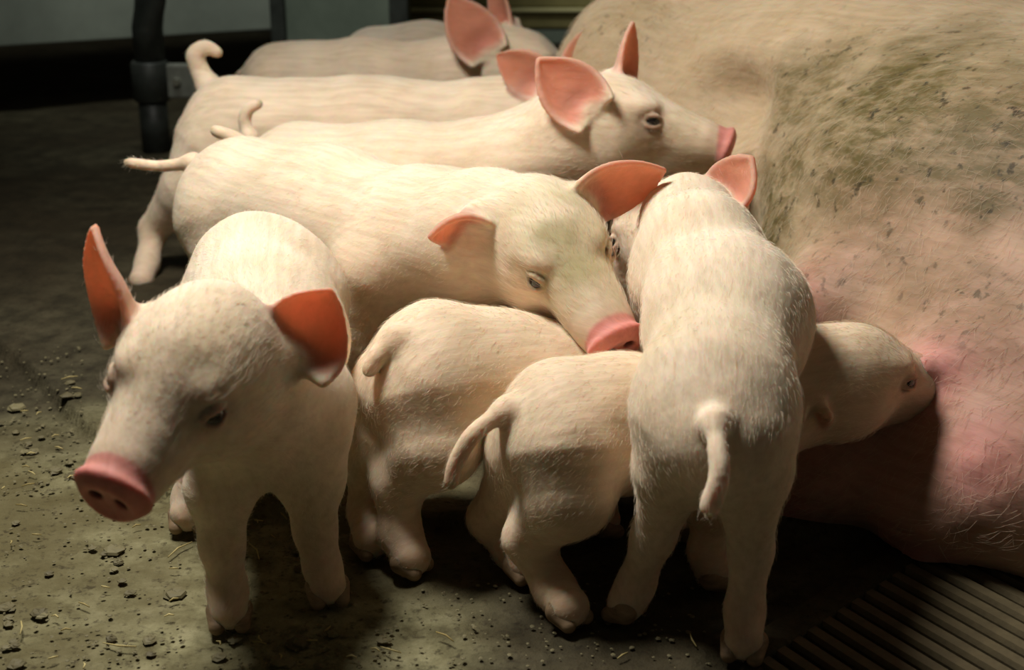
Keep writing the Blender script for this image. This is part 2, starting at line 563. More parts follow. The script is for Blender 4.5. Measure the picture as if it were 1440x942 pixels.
    for sh in sheets:
        box = np.all((v > sh['p'].min(0) - 0.006) & (v < sh['p'].max(0) + 0.006), 1)
        ii = np.where(box)[0]
        I, dd = nearest(v[ii], sh['p'])
        on = np.clip((0.0085 - dd) / 0.004, 0, 1) * np.clip((sh['u'][I] - 0.02) / 0.14, 0, 1)
        inner = np.clip((n[ii] @ sh['N']) * 3 + 0.1, 0, 1) * np.clip((1.02 - np.abs(sh['v'][I])) * 6, 0, 1)
        mo = np.zeros(len(v)); mi = np.zeros(len(v)); md = np.zeros(len(v))
        mo[ii] = on; mi[ii] = on * inner; md[ii] = on * inner * np.clip(1 - (sh['u'][I] - 0.12) / 0.4, 0, 1) * (1 - 0.6 * np.abs(sh['v'][I]))
        blend(mo, EAR_OUT); blend(mi, EAR_IN); blend(md * 0.9, EAR_DEEP)
        dens *= 1 - 0.85 * mo
        tm = np.zeros(len(v)); tm[ii] = on * np.clip((sh['u'][I] - 0.12) / 0.25, 0, 1); thin = np.maximum(thin, tm)
    dn = np.linalg.norm(v - H(0.113, 0, -0.0185), axis=1) / hs
    along = (v - head) @ f / hs / long
    nose = np.clip((along - 0.1035) / 0.003, 0, 1) * np.clip((0.034 - dn) / 0.006, 0, 1)
    if head_detail:
        blend(np.clip((0.05 - dn) / 0.03, 0, 1) * 0.55, V(0.60, 0.40, 0.29))
        blend(nose, NOSE)
        for e, (ec, Re) in zip((-1, 1), eye_c):
            de = np.linalg.norm(v - ec, axis=1) / hs
            blend(np.clip((0.024 - de) / 0.012, 0, 1) * 0.5, V(0.56, 0.38, 0.29))
            blend(np.clip((0.0135 - de) / 0.003, 0, 1) * 0.75, V(0.22, 0.14, 0.11))
            dn2 = np.linalg.norm(v - (H(0.1125, e * 0.0085, -0.0195) + nf * 0.004 * hs), axis=1) / hs
            blend(np.clip((0.0062 - dn2) / 0.002, 0, 1), V(0.16, 0.05, 0.045))
    dens *= 1 - np.clip((0.042 - dn) / 0.008, 0, 1)
    for p, r, col, k in stains:
        if isinstance(p, tuple): p = H(*p)
        d = np.linalg.norm(v - p, axis=1)
        blend(np.clip(1.25 - d / r, 0, 1) * k * np.clip(0.75 + 0.7 * vnoise(v, 45, 3), 0, 1), col)
    if nt > 1:
        dt = np.linalg.norm(v - tp[-1], axis=1)
        blend(np.clip((0.007 - dt) / 0.003, 0, 1) * 0.7, V(0.25, 0.22, 0.12))
    c *= (1 + 0.05 * vnoise(v, 28, 5))[:, None]
    # ---- place under an Empty that stands on the ground and faces along the spine
    axis = spine[-1] - spine[0]
    rz = math.atan2(axis[1], axis[0])
    feet = np.array([x[0] for x in leg_feet]) if leg_feet else np.array([spine[0]])
    base = V(feet[:, 0].mean(), feet[:, 1].mean(), 0.0)
    root = empty('piglet', base, rz)
    tag(root, label, 'piglet', group)
    ca, sa = math.cos(-rz), math.sin(-rz)
    Rm = np.array([[ca, -sa, 0], [sa, ca, 0], [0, 0, 1]])
    loc = lambda p: (np.asarray(p) - base) @ Rm.T
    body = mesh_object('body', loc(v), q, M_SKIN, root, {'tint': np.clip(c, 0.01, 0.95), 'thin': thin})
    # eyes
    if head_detail:
        for ec, Re in eye_c:
            eye = ball_mesh('eye', Re, M_EYE)
            eye.location = loc(ec); eye.parent = root
            tag(eye, 'glossy dark eye')
    # hooves: two claws and two dew claws to a foot
    for tip, fet, hock in leg_feet:
        if tip[2] > 0.05: pass
        fwd = unit(V(tip[0] - fet[0], tip[1] - fet[1], 0) + unit(V(*axis[:2], 0)) * 0.012)
        sd = V(-fwd[1], fwd[0], 0)
        hb = Body(0.0018)
        z0 = tip[2] - rr_foot(fet, tip)
        for e in (-1, 1):
            p0 = V(tip[0], tip[1], 0) + sd * e * 0.0082 - fwd * 0.004; p1 = p0 + fwd * 0.0130 + sd * e * 0.0015
            p0[2] = z0 + 0.014; p1[2] = z0 + 0.0078
            hb.cone(p0, p1, 0.0104, 0.0066, 0.002)
        hv, hq = hb.mesh(2)
        hv[:, 2] = np.maximum(hv[:, 2], z0 + 0.0005)
        mesh_object('hoof', loc(hv), hq, M_HOOF, root)
    # coat
    if hair:
        tri = np.concatenate([q[:, :3], q[:, [0, 2, 3]]])
        ar = np.linalg.norm(np.cross(v[tri[:, 1]] - v[tri[:, 0]], v[tri[:, 2]] - v[tri[:, 0]]), axis=1)
        hd_ = np.clip(((v[tri[:, 0]] - head) @ f / hs + 0.05) / 0.06, 0, 1); pr = ar * dens[tri].mean(1) * (1 + 0.8 * hd_); pr /= pr.sum()
        pick = RNG.choice(len(tri), hair, p=pr)
        w = RNG.dirichlet((1, 1, 1), hair)
        r0 = (v[tri[pick]] * w[..., None]).sum(1); nn = n[tri[pick, 0]]
        back = -unit(axis)
        inhead = np.clip(((r0 - head) @ f / hs + 0.05) / 0.06, 0, 1)[:, None]
        fl = (1 - inhead) * (back + V(0, 0, -0.75)) + inhead * (-f * 0.9 + 0.35 * u)
        fl = fl + (0.24 - 0.12 * inhead) * RNG.normal(size=fl.shape)
        fl -= (fl * nn).sum(1)[:, None] * nn
        fl /= np.maximum(np.linalg.norm(fl, axis=1), 1e-6)[:, None]
        ln = RNG.uniform(0.005, 0.010, hair) * (1 + 0.25 * inhead[:, 0]) * (1 - 0.35 * (r0[:, 2] < 0.07))
        strands('bristle_coat', loc(r0), fl @ Rm.T, nn @ Rm.T, ln, 0.00008, M_HAIR, root, c[tri[pick, 0]])
    return root, dict(H=H, f=f, s=s, u=u)

def rr_foot(fet, tip): return 0.0165

_balls = {}
def ball_mesh(name, r, mat, seg=20, ring=12):
    key = (round(r, 5), mat.name)
    if key not in _balls:
        v = [(0, 0, r)]
        for i in range(1, ring):
            a = math.pi * i / ring
            v += [(r * math.sin(a) * math.cos(2 * math.pi * j / seg), r * math.sin(a) * math.sin(2 * math.pi * j / seg), r * math.cos(a)) for j in range(seg)]
        v.append((0, 0, -r))
        fcs = [(0, 1 + j, 1 + (j + 1) % seg) for j in range(seg)]
        for i in range(ring - 2):
            for j in range(seg):
                a = 1 + i * seg + j; b = 1 + i * seg + (j + 1) % seg
                fcs.append((a, a + seg, b + seg, b))
        L = 1 + (ring - 2) * seg
        fcs += [(L + j, len(v) - 1, L + (j + 1) % seg) for j in range(seg)]
        me = bpy.data.meshes.new(name); me.from_pydata(v, [], fcs); me.shade_smooth(); me.materials.append(mat)
        _balls[key] = me
    o = bpy.data.objects.new(name, _balls[key])
    COL.objects.link(o)
    return o

def leg(px, z_hoof=0.0165):
    """chain from (px, py, y) triples; the last one is (px, py) of the hoof centre, found at height z_hoof"""
    out = [D(*p) for p in px[:-1]]
    out.append(G(px[-1][0], px[-1][1], z_hoof))
    return out

# ------------------------------------------------------------------ the setting
def box_verts(x0, x1, y0, y1, z0, z1):
    return [(x0, y0, z0), (x1, y0, z0), (x1, y1, z0), (x0, y1, z0), (x0, y0, z1), (x1, y0, z1), (x1, y1, z1), (x0, y1, z1)]
BOXF = [(0, 3, 2, 1), (4, 5, 6, 7), (0, 1, 5, 4), (1, 2, 6, 5), (2, 3, 7, 6), (3, 0, 4, 7)]
def poly(name, verts, faces, mat, parent=None, bevel=0.0, smooth=False):
    me = bpy.data.meshes.new(name)
    me.from_pydata([tuple(map(float, p)) for p in verts], [], faces)
    me.materials.append(mat)
    if smooth: me.shade_smooth()
    o = bpy.data.objects.new(name, me)
    COL.objects.link(o)
    if parent: o.parent = parent
    if bevel:
        b = o.modifiers.new('bevel', 'BEVEL'); b.width = bevel; b.segments = 2
    return o
def box(name, x0, x1, y0, y1, z0, z1, mat, parent=None, bevel=0.003):
    return poly(name, box_verts(x0, x1, y0, y1, z0, z1), BOXF, mat, parent, bevel)
def tube(name, pts, rad, mat, parent=None, seg=16, cap=True):
    pts = [Vector(p) for p in pts]
    rad = [rad] * len(pts) if np.isscalar(rad) else rad
    vs_, fs = [], []
    up = Vector((0.31, 0.2, 0.93))
    for i, p in enumerate(pts):
        d = (pts[min(i + 1, len(pts) - 1)] - pts[max(i - 1, 0)]).normalized()
        a = d.cross(up).normalized() if abs(d.dot(up)) < 0.98 else d.cross(Vector((1, 0, 0))).normalized()
        b = d.cross(a)
        for j in range(seg):
            t = 2 * math.pi * j / seg
            vs_.append(p + rad[i] * (a * math.cos(t) + b * math.sin(t)))
    for i in range(len(pts) - 1):
        for j in range(seg):
            k = (j + 1) % seg
            fs.append((i * seg + j, i * seg + k, (i + 1) * seg + k, (i + 1) * seg + j))
    if cap:
        fs.append(tuple(range(seg))[::-1]); fs.append(tuple((len(pts) - 1) * seg + j for j in range(seg)))
    o = poly(name, vs_, fs, mat, parent)
    for p in o.data.polygons: p.use_smooth = len(p.vertices) == 4
    return o

def floor_material():
    t = NT('mucky_concrete')
    p = t.coords()
    a = t.noise(p, 3.2, 6, 0.6)
    b = t.noise(p, 26, 6, 0.68)
    c = t.noise(p, 130, 4, 0.6)
    col = t.ramp(b, [(0.30, lin(82, 76, 50)), (0.5, lin(142, 137, 103)), (0.72, lin(180, 174, 138))])
    col = t.mix(t.ramp(a, [(0.38, (0, 0, 0)), (0.56, (0.85, 0.85, 0.85))]), col, lin(88, 79, 50))
    col = t.mix(t.ramp(c, [(0.56, (0, 0, 0)), (0.70, (0.8, 0.8, 0.8))]), col, lin(58, 50, 32))
    # shade put into the colour, behind the step and across the right side
    at = t.n('ShaderNodeAttribute', attribute_name='painted_shade')
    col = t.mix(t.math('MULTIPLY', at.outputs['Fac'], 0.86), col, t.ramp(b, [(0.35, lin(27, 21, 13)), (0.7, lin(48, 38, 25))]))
    t.l(col, t.b.inputs['Base Color'])
    t.b.inputs['Roughness'].default_value = 0.8
    t.b.inputs['Specular IOR Level'].default_value = 0.25
    h = t.math('ADD', t.math('MULTIPLY', b, 1.0), t.math('MULTIPLY', c, 0.5))
    t.bump(h, 0.8, 0.006)
    return t.m
M_FLOOR = floor_material()

def painted(name, c0, c1, scale=6, rough=0.6):
    t = NT(name)
    n = t.noise(t.coords(), scale, 6, 0.65)
    t.l(t.ramp(n, [(0.3, c0), (0.7, c1)]), t.b.inputs['Base Color'])
    t.b.inputs['Roughness'].default_value = rough
    t.bump(n, 0.25, 0.004)
    return t.m
M_PANEL = painted('grey_panel', lin(126, 132, 122), lin(156, 162, 150), 5)
M_PANEL2 = painted('green_grey_panel', lin(96, 106, 94), lin(124, 134, 120), 7)
M_DARK = painted('dark_grimy_wall', lin(36, 32, 26), lin(54, 48, 38), 5, 0.8)
M_IRON = painted('dark_iron', lin(36, 39, 36), lin(58, 62, 57), 30, 0.5)
M_GALV = painted('galvanised_steel', lin(104, 106, 98), lin(138, 140, 130), 25, 0.45)
M_BOLT = simple('bright_bolt', lin(190, 192, 180), 0.3, 0.5, 0.8)
M_BOARD = painted('olive_board', lin(112, 104, 62), lin(146, 136, 86), 8, 0.7)
M_PALE = painted('pale_board_edge', lin(176, 168, 120), lin(200, 190, 140), 8, 0.7)
M_SLAT = painted('cast_slat', lin(82, 73, 54), lin(112, 100, 74), 40, 0.55)

# floor: an uneven concrete sheet with the grate pit cut out towards the lower right
GD = unit(V(0.54, -0.84, 0)); GN = V(-GD[1], GD[0], 0)          # slats run along GD, are spaced along GN
GA = G(1062, 925)                                               # corner of the grate nearest the litter
GEDGE = G(1290, 778) - GA
GEDGE = GEDGE / np.linalg.norm(GEDGE)
def in_pit(x, y):
    q = np.stack([x - GA[0], y - GA[1]], -1)
    ge = GEDGE[:2]; gd = GD[:2]
    det = ge[0] * gd[1] - ge[1] * gd[0]
    a = (q[..., 0] * gd[1] - q[..., 1] * gd[0]) / det; b = (ge[0] * q[..., 1] - ge[1] * q[..., 0]) / det
    return a, b
def step_edge(x, y):
    """1 on the worn raised slab behind, 0 on the lower floor in front"""
    e = 1.145 - 0.03 * x + 0.012 * np.sin(x * 19) + np.where(x < -0.28, (-0.28 - x) * 1.25, 0)
    return np.clip((y - e) / 0.012 + 0.5, 0, 1)
def build_floor():
    xs = np.concatenate([np.linspace(-2.6, -0.7, 40)[:-1], np.linspace(-0.7, 0.9, 330), np.linspace(0.9, 2.2, 26)[1:]])
    ys = np.concatenate([np.linspace(0.3, 0.8, 16)[:-1], np.linspace(0.8, 1.7, 200), np.linspace(1.7, 4.2, 60)[1:]])
    X, Y = np.meshgrid(xs, ys, indexing='ij')
    P = np.stack([X.ravel(), Y.ravel(), np.zeros(X.size)], 1)
    Z = 0.0016 * vnoise(P, 9, 1) + 0.0016 * vnoise(P, 31, 2) + 0.0012 * vnoise(P, 80, 3)
    clod = np.clip(vnoise(P, 22, 6) * 0.5 + vnoise(P, 60, 8) * 0.6 - 0.22, 0, 1)
    Z = Z + 0.006 * clod - 0.003
    Z = Z + 0.016 * step_edge(P[:, 0], P[:, 1])
    P[:, 2] = Z
    nx, ny = len(xs), len(ys)
    i = np.arange(nx * ny).reshape(nx, ny)
    q = np.stack([i[:-1, :-1], i[1:, :-1], i[1:, 1:], i[:-1, 1:]], -1).reshape(-1, 4)
    a, b = in_pit(P[:, 0], P[:, 1])
    inside = (a > 0) & (a < 0.62) & (b > 0) & (b < 0.60)
    q = q[~inside[q].any(1)]
    far = np.clip((P[:, 1] - (1.36 + 0.10 * np.clip(P[:, 0], -1, 1))) / 0.12 + 0.45 * vnoise(P, 12, 21) + 0.3, 0, 1)  # painted shade on the floor behind the step
    right_shade = np.clip((P[:, 0] + 0.12) / 0.10 + 0.5 * vnoise(P, 16, 23), 0, 1) * 0.9  # painted shade on the floor under and in front of the litter
    o = mesh_object('floor', P, q, M_FLOOR, None, {'painted_shade': np.maximum(far, right_shade)})
    tag(o, 'mucky worn concrete pen floor strewn with straw and crumbs', None, None, 'structure')
    return o
FLOOR = build_floor()
# dark pit under the grate
pit = []
for a, b in ((-0.03, -0.02), (0.66, -0.02), (0.66, 0.64), (-0.03, 0.64)):
    pit.append(GA + GEDGE * a + GD * b)
pv = [tuple(p + V(0, 0, -0.16)) for p in pit] + [tuple(p + V(0, 0, -0.012)) for p in pit]
o = poly('floor_pit', pv, [(0, 1, 2, 3), (0, 4, 5, 1), (1, 5, 6, 2), (2, 6, 7, 3), (3, 7, 4, 0)], simple('pit_muck', lin(30, 27, 20), 0.7))
tag(o, 'dark slurry pit under the slatted grate', None, None, 'structure')
gr = tag(empty('floor_grate', GA), 'dark slatted floor grate under the sow', 'grate')
me0 = None
for k in range(30):
    st = GA + GEDGE * (0.006 + k * 0.0205) + GD * 0.004
    if me0 is None:
        vv = []
        prof = [(-0.0062, -0.0045), (-0.0048, 0.0), (0.0048, 0.0), (0.0062, -0.0045), (0.0035, -0.022), (-0.0035, -0.022)]
        for b in (0.0, 0.59):
            for (a, z) in prof: vv.append(GD * b + GN * a + V(0, 0, z))
        n = len(prof)
        ff = [(j, n + j, n + (j + 1) % n, (j + 1) % n) for j in range(n)] + [tuple(range(n)), tuple(range(n, 2 * n))[::-1]]
        sl = poly('slat', vv, ff, M_SLAT, gr)
        me0 = sl.data
    else:
        sl = bpy.data.objects.new('slat', me0); COL.objects.link(sl); sl.parent = gr
    sl.location = st - GA
for a in (0.25, 0.5):
    vv = box_verts(0, 0.61, -0.006, 0.006, -0.045, -0.0225)
    rot = math.atan2(GEDGE[1], GEDGE[0])
    o = poly('cross_bar', vv, BOXF, M_SLAT, gr); o.location = GD * a; o.rotation_euler = (0, 0, rot)

o = poly('trim_1', [tuple(GA + GEDGE * a + GD * b + V(0, 0, z)) for z in (-0.10, 0.0018) for a, b in ((-0.02, -0.022), (0.64, -0.022), (0.64, 0.006), (-0.02, 0.006))], BOXF, M_FLOOR, None, 0.003)
tag(o, 'concrete lip where the floor meets the slatted grate', None, None, 'structure')
a1 = o.data.attributes.new('painted_shade', 'FLOAT', 'POINT')  # lip carries the same painted shade as the floor beside it
for q_ in a1.data: q_.value = 0.9
# back of the pen
def wall(name, x0, x1, y0, y1, z0, z1, mat, label):
    o = box(name, x0, x1, y0, y1, z0, z1, mat, None, 0.0)
    return tag(o, label, None, None, 'structure')
wall('wall_back', -2.6, 2.2, 4.2, 4.3, -0.02, 2.6, M_DARK, 'dark grimy wall at the back of the barn')
wall('wall_side', -2.7, -2.6, 0.3, 4.3, -0.02, 2.6, M_DARK, 'dark grimy side wall of the barn')

# hanging grey partition, its lower edge clear of the floor
pa, pb = D(-260, 82, 2.75), D(470, 36, 3.3)
dirp = (pb - pa)[:2] / np.linalg.norm((pb - pa)[:2]); nrm = np.array([-dirp[1], dirp[0]]) * 0.03
def slab(name, a, b, z0, z1, th, mat, label=None, cat=None, parent=None):
    d = (b - a)[:2] / np.linalg.norm((b - a)[:2]); n = np.array([-d[1], d[0]]) * th
    za = z0 if np.isscalar(z0) else z0[0]; zb = z0 if np.isscalar(z0) else z0[1]
    vv = [(a[0], a[1], za), (b[0], b[1], zb), (b[0] + n[0], b[1] + n[1], zb), (a[0] + n[0], a[1] + n[1], za),
          (a[0], a[1], z1), (b[0], b[1], z1), (b[0] + n[0], b[1] + n[1], z1), (a[0] + n[0], a[1] + n[1], z1)]
    o = poly(name, vv, BOXF, mat, parent, 0.003)
    if label: tag(o, label, cat)
    return o
slab('stall_partition', pa, pb, (pa[2], pb[2]), 0.95, 0.03, M_PANEL, 'flat grey stall partition hanging clear of the dark floor', 'partition')

# pipe post with its socket and bolted bracket
post_xy = D(216, 160, 2.62)
px_, py_ = post_xy[0], post_xy[1]
post = tag(empty('pipe_post', (px_, py_, 0)), 'dark iron pipe post with socket and bolted bracket before the grey partition', 'post')
zt = D(216, 85, 2.62)[2]
tube('pipe', [(0.002, 0, zt - 0.02), (0.002, 0, zt + 0.06), (0.012, 0, zt + 0.11), (0.03, 0, zt + 0.17), (0.06, 0.0, zt + 0.25), (0.10, 0, zt + 0.36)], 0.028, M_IRON, post, 20)
zb = D(216, 142, 2.62)[2]
tube('socket', [(0, 0, zb), (0, 0, zb + 0.004), (0, 0, zt - 0.004), (0, 0, zt)], [0.030, 0.034, 0.034, 0.030], M_IRON, post, 20)
tube('foot_pipe', [(0, 0, 0.0), (0, 0, zb + 0.01)], 0.026, M_IRON, post, 20)
br = box('bracket', 0.028, 0.098, -0.008, 0.012, zb + 0.006, zt - 0.006, M_GALV, post, 0.004)
tube('bolt', [(0.05, -0.016, (zb + zt) / 2), (0.05, -0.002, (zb + zt) / 2)], 0.0075, M_BOLT, br, 6)

# second, greener panel with a dark steel edge
qa, qb = D(402, 40, 2.95), D(548, 40, 2.85)
gp = tag(empty('pen_gate', (qa[0], qa[1], 0)), 'green-grey pen gate panel with dark steel edge behind the litter', 'gate')
qa0 = V(0, 0, 0); qb0 = V(qb[0] - qa[0], qb[1] - qa[1], 0)
slab('gate_panel', qa0, qb0, 0.05, 0.95, 0.03, M_PANEL2, parent=gp)
slab('gate_edge', qb0 + V(0, -0.01, 0), qb0 + V(0.038, -0.012, 0), 0.0, 0.97, 0.05, M_IRON, parent=gp)
slab('gate_edge', qa0 + V(-0.03, -0.01, 0), qa0 + V(0, -0.012, 0), 0.0, 0.97, 0.05, M_IRON, parent=gp)

# olive boards of the next pen
ra, rb = D(560, 30, 3.25), D(1000, 30, 3.25)
rail = tag(empty('board_fence', (ra[0], ra[1], 0)), 'olive wooden board fence with pale edge strip beyond the sow', 'fence')
W_ = rb[0] - ra[0]
def zof(py, y): return D(700, py, y)[2]
box('board', 0, W_, 0, 0.03, zof(10, 3.25), zof(-60, 3.25), M_BOARD, rail)
box('edge_strip', 0, W_, -0.012, 0.03, zof(17, 3.25), zof(11, 3.25), M_PALE, rail)
box('board', 0, W_, 0, 0.03, zof(40, 3.25), zof(18, 3.25), M_BOARD, rail)
box('board', 0, W_, 0.004, 0.03, zof(62, 3.25), zof(42, 3.25), M_PANEL2, rail)
for x in (0.05, W_ - 0.1): box('fence_post', x, x + 0.06, 0.031, 0.09, 0, zof(-60, 3.25), M_BOARD, rail)

# farrowing-crate pieces beyond the sow's back
cr = tag(empty('crate_side', (0.86, 2.45, 0)), 'dark steel crate side with sloping bar beyond the back of the sow', 'crate')
c0 = lambda px, py, y: tuple(D(px, py, y) - V(0.86, 2.45, 0))
tube('sloping_bar', [c0(1360, -25, 2.4), c0(1400, 5, 2.4), c0(1500, 60, 2.3)], 0.022, M_GALV, cr)
tube('upright', [(c0(1392, 10, 2.5)[0], 0.05, 0.0), (c0(1392, 10, 2.5)[0], 0.05, 0.75)], 0.022, M_IRON, cr)
tube('upright', [(c0(1470, 10, 2.5)[0], 0.05, 0.0), (c0(1470, 10, 2.5)[0], 0.05, 0.75)], 0.022, M_IRON, cr)
a_, b_ = V(*c0(1404, 12, 2.6)), V(*c0(1440, 12, 2.6))
box('crate_plate', a_[0], a_[0] + 0.14, 0.12, 0.14, 0.25, D(1404, 8, 2.55)[2], M_PANEL, cr)
# ------------------------------------------------------------------ the sow, lying on her side with the udder towards the litter
SB = Body(0.0050)
al = unit(V(0.66, -0.75, 0)); s_out = V(al[1], -al[0], 0)          # al: towards her near end, s_out: belly side
A_SOW = [al, s_out, V(0, 0, 1)]
SC0 = V(0.60, 1.38, 0.20)
SPt = lambda a, b, z: SC0 + al * a + s_out * b + V(0, 0, z - SC0[2])
SB.ball(SPt(0.02, 0.00, 0.200), V(0.40, 0.26, 0.205), 0.05, axes=A_SOW)
SB.ball(SPt(0.42, -0.04, 0.18), V(0.45, 0.27, 0.190), 0.08, axes=A_SOW)
SB.ball(SPt(-0.26, -0.13, 0.20), V(0.34, 0.22, 0.215), 0.08, axes=A_SOW)
SB.ball(SPt(-0.44, -0.12, 0.20), V(0.27, 0.19, 0.215), 0.05, axes=A_SOW)
for a, b, z, r in ((-0.20, 0.13, 0.10, 0.10), (-0.06, 0.19, 0.10, 0.115), (0.10, 0.22, 0.11, 0.122), (0.28, 0.20, 0.12, 0.13), (0.46, 0.18, 0.13, 0.14)):
    SB.ball(SPt(a, b, z), V(r * 1.2, r, r), 0.07, axes=A_SOW)       # udder rolls
for x, y, z, r in ((0.300, 1.195, 0.060, 0.070), (0.382, 1.150, 0.060, 0.072), (0.455, 1.085, 0.060, 0.074), (0.54, 1.00, 0.07, 0.08), (0.62, 0.90, 0.07, 0.09)):
    SB.ball(V(x, y, z), V(r * 1.1, r, r), 0.045, axes=A_SOW)         # lower row, resting on the floor
# haunch and hind leg at the far end, stretched away from us
SB.ball(V(0.235, 1.97, 0.215), V(0.20, 0.175, 0.195), 0.03, axes=A_SOW)
SB.cone(V(0.27, 2.05, 0.20), V(0.38, 2.30, 0.16), 0.14, 0.09, 0.04)
SB.cone(V(0.38, 2.30, 0.16), V(0.36, 2.58, 0.07), 0.09, 0.05, 0.03)
# teats: (pixel that shows its root, direction, length)
TEATS = [(1138, 428, (-0.3, -0.3, -0.2), 0.020), (1345, 520, (-0.9, -0.3, 0.0), 0.034), (1302, 752, (-0.1, -0.35, -0.9), 0.036), (1104, 690, (-0.4, -0.4, -0.8), 0.026), (1398, 640, (-0.6, -0.6, -0.3), 0.016)]
s_hits = [SB.hit(t[0], t[1]) for t in TEATS]
teat_tip = []
for (px, py, d, ln), (p, n) in zip(TEATS, s_hits):
    d = unit(0.5 * n + unit(V(*d)))
    SB.ball(p - n * 0.030, 0.050, 0.04)
    SB.cone(p - n * 0.01, p + d * ln, 0.017, 0.0090, 0.016)
    teat_tip.append(p + d * ln)
# hollow of the groin
g_, gn = SB.hit(1012, 150)
SB.ball(g_ + gn * 0.02, V(0.07, 0.06, 0.045), 0.05, sub=True)
marks = [(1250, 150, 0.13, 1.0), (1140, 130, 0.09, 0.85), (1370, 190, 0.11, 0.9), (1230, 220, 0.12, 0.75), (1100, 250, 0.08, 0.9), (1085, 310, 0.06, 1.0), (1290, 90, 0.10, 0.8),
         (1350, 400, 0.05, 0.5), (1370, 430, 0.05, 0.45), (880, 30, 0.07, 0.35), (1200, 300, 0.07, 0.35), (1160, 390, 0.05, 0.4)]
pinks = [(1330, 500, 0.10, 0.9), (1140, 425, 0.07, 1.0), (1380, 330, 0.16, 0.55), (1300, 740, 0.16, 0.7), (1200, 340, 0.09, 0.5), (1420, 560, 0.14, 0.6), (1140, 680, 0.12, 0.8), (1250, 640, 0.14, 0.7)]
m_hits = [(SB.hit(a, b)[0], r, k) for a, b, r, k in marks]
p_hits = [(SB.hit(a, b)[0], r, k) for a, b, r, k in pinks]
sv, sq = SB.mesh(4, clip=(V(-0.4, 0.4, 0.0005), V(1.5, 2.7, 0.8)))
sn = vnormals(sv, sq)
# slack skin: low folds and wrinkles
wr = 0.0035 * vnoise(sv * V(1, 1, 2.2), 9, 4) + 0.0016 * vnoise(sv * V(1, 1, 1.6), 24, 9) + 0.0007 * vnoise(sv, 60, 12)
sv = sv + sn * wr[:, None]
sv[:, 2] = np.maximum(sv[:, 2], 0.0005)
sc_ = np.tile(V(0.56, 0.43, 0.29), (len(sv), 1))
def s_mix(m, col):
    global sc_
    m = np.clip(m, 0, 1)[:, None]; sc_ = sc_ * (1 - m) + np.asarray(col) * m
for p, r, k in p_hits: s_mix(np.clip(1.2 - np.linalg.norm(sv - p, axis=1) / r, 0, 1) * k, V(0.58, 0.35, 0.28))
for p in teat_tip: s_mix(np.clip(1.5 - np.linalg.norm(sv - p, axis=1) / 0.035, 0, 1), V(0.66, 0.33, 0.30))
sc_ *= (1 + 0.06 * vnoise(sv, 14, 7))[:, None]
s_dirt = np.zeros(len(sv))
for p, r, k in m_hits:
    d = np.linalg.norm((sv - p) * V(0.85, 0.85, 1.2), axis=1)
    s_dirt = np.maximum(s_dirt, k * np.clip((1.25 - d / r + 0.25 * vnoise(sv, 30, 5)) * 1.4, 0, 1))
SOW0 = V(0.6, 1.4, 0)
rs = math.atan2(al[1], al[0])
sow = tag(empty('sow', SOW0, rs), 'huge dirty pinkish sow lying on her side suckling the litter', 'sow')
RS = np.array([[math.cos(-rs), -math.sin(-rs), 0], [math.sin(-rs), math.cos(-rs), 0], [0, 0, 1]])
s_loc = lambda p: (p - SOW0) @ RS.T
mesh_object('body', s_loc(sv), sq, M_SOW, sow, {'tint': np.clip(sc_, 0.01, 0.95), 'dirt': s_dirt})
tri = np.concatenate([sq[:, :3], sq[:, [0, 2, 3]]])
vis = sn[tri[:, 0]] @ V(-0.4, -0.75, 0.5) > -0.35
tri = tri[vis & (sv[tri[:, 0], 2] > 0.02)]
ar = np.linalg.norm(np.cross(sv[tri[:, 1]] - sv[tri[:, 0]], sv[tri[:, 2]] - sv[tri[:, 0]]), axis=1)
NH = 26000
pick = RNG.choice(len(tri), NH, p=ar / ar.sum())
w = RNG.dirichlet((1, 1, 1), NH)
r0 = (sv[tri[pick]] * w[..., None]).sum(1); nn = sn[tri[pick, 0]]
fl = s_out * 0.5 + al * -0.35 + V(0, 0, -0.35) + 0.3 * RNG.normal(size=(NH, 3))
fl -= (fl * nn).sum(1)[:, None] * nn; fl /= np.linalg.norm(fl, axis=1)[:, None]
strands('bristle_coat', s_loc(r0), fl @ RS.T, nn @ RS.T, RNG.uniform(0.010, 0.024, NH), 0.00011, M_SOWHAIR, sow, sc_[tri[pick, 0]] * (1 - 0.35 * s_dirt[tri[pick, 0]])[:, None])
# ------------------------------------------------------------------ the litter
def std_legs(R, Sh, hd, hind=(1, -1), front=(1, -1), zb=0.0, spread=0.04):
    """joint chains of a quietly standing piglet; hd = heading on the ground"""
    h = unit(V(hd[0], hd[1], 0)); sd = V(-h[1], h[0], 0)
    at = lambda P, a, b, z: V(P[0], P[1], 0) + h * a + sd * b + V(0, 0, z + zb)
    hl, fl = [], []
    for e in hind:
        hl.append([at(R, 0.00, e * spread * 0.7, R[2] - 0.02 - zb), at(R, 0.035, e * spread, 0.115), at(R, -0.035, e * spread, 0.078), at(R, -0.018, e * spread, 0.035), at(R, -0.012, e * spread, 0.0165)])
    for e in front:
        fl.append([at(Sh, 0.00, e * spread * 0.7, Sh[2] - 0.025 - zb), at(Sh, -0.015, e * spread, 0.115), at(Sh, 0.004, e * spread, 0.072), at(Sh, 0.0, e * spread, 0.035), at(Sh, 0.006, e * spread, 0.0165)])
    return hl, fl
def ear(base, tip, normal, width, **kw):
    return dict(base=D(*base), tip=D(*tip), normal=V(*normal), width=width, **kw)
OLIVE = V(0.44, 0.385, 0.20); TAN = V(0.62, 0.50, 0.32); MUD = V(0.34, 0.28, 0.18)

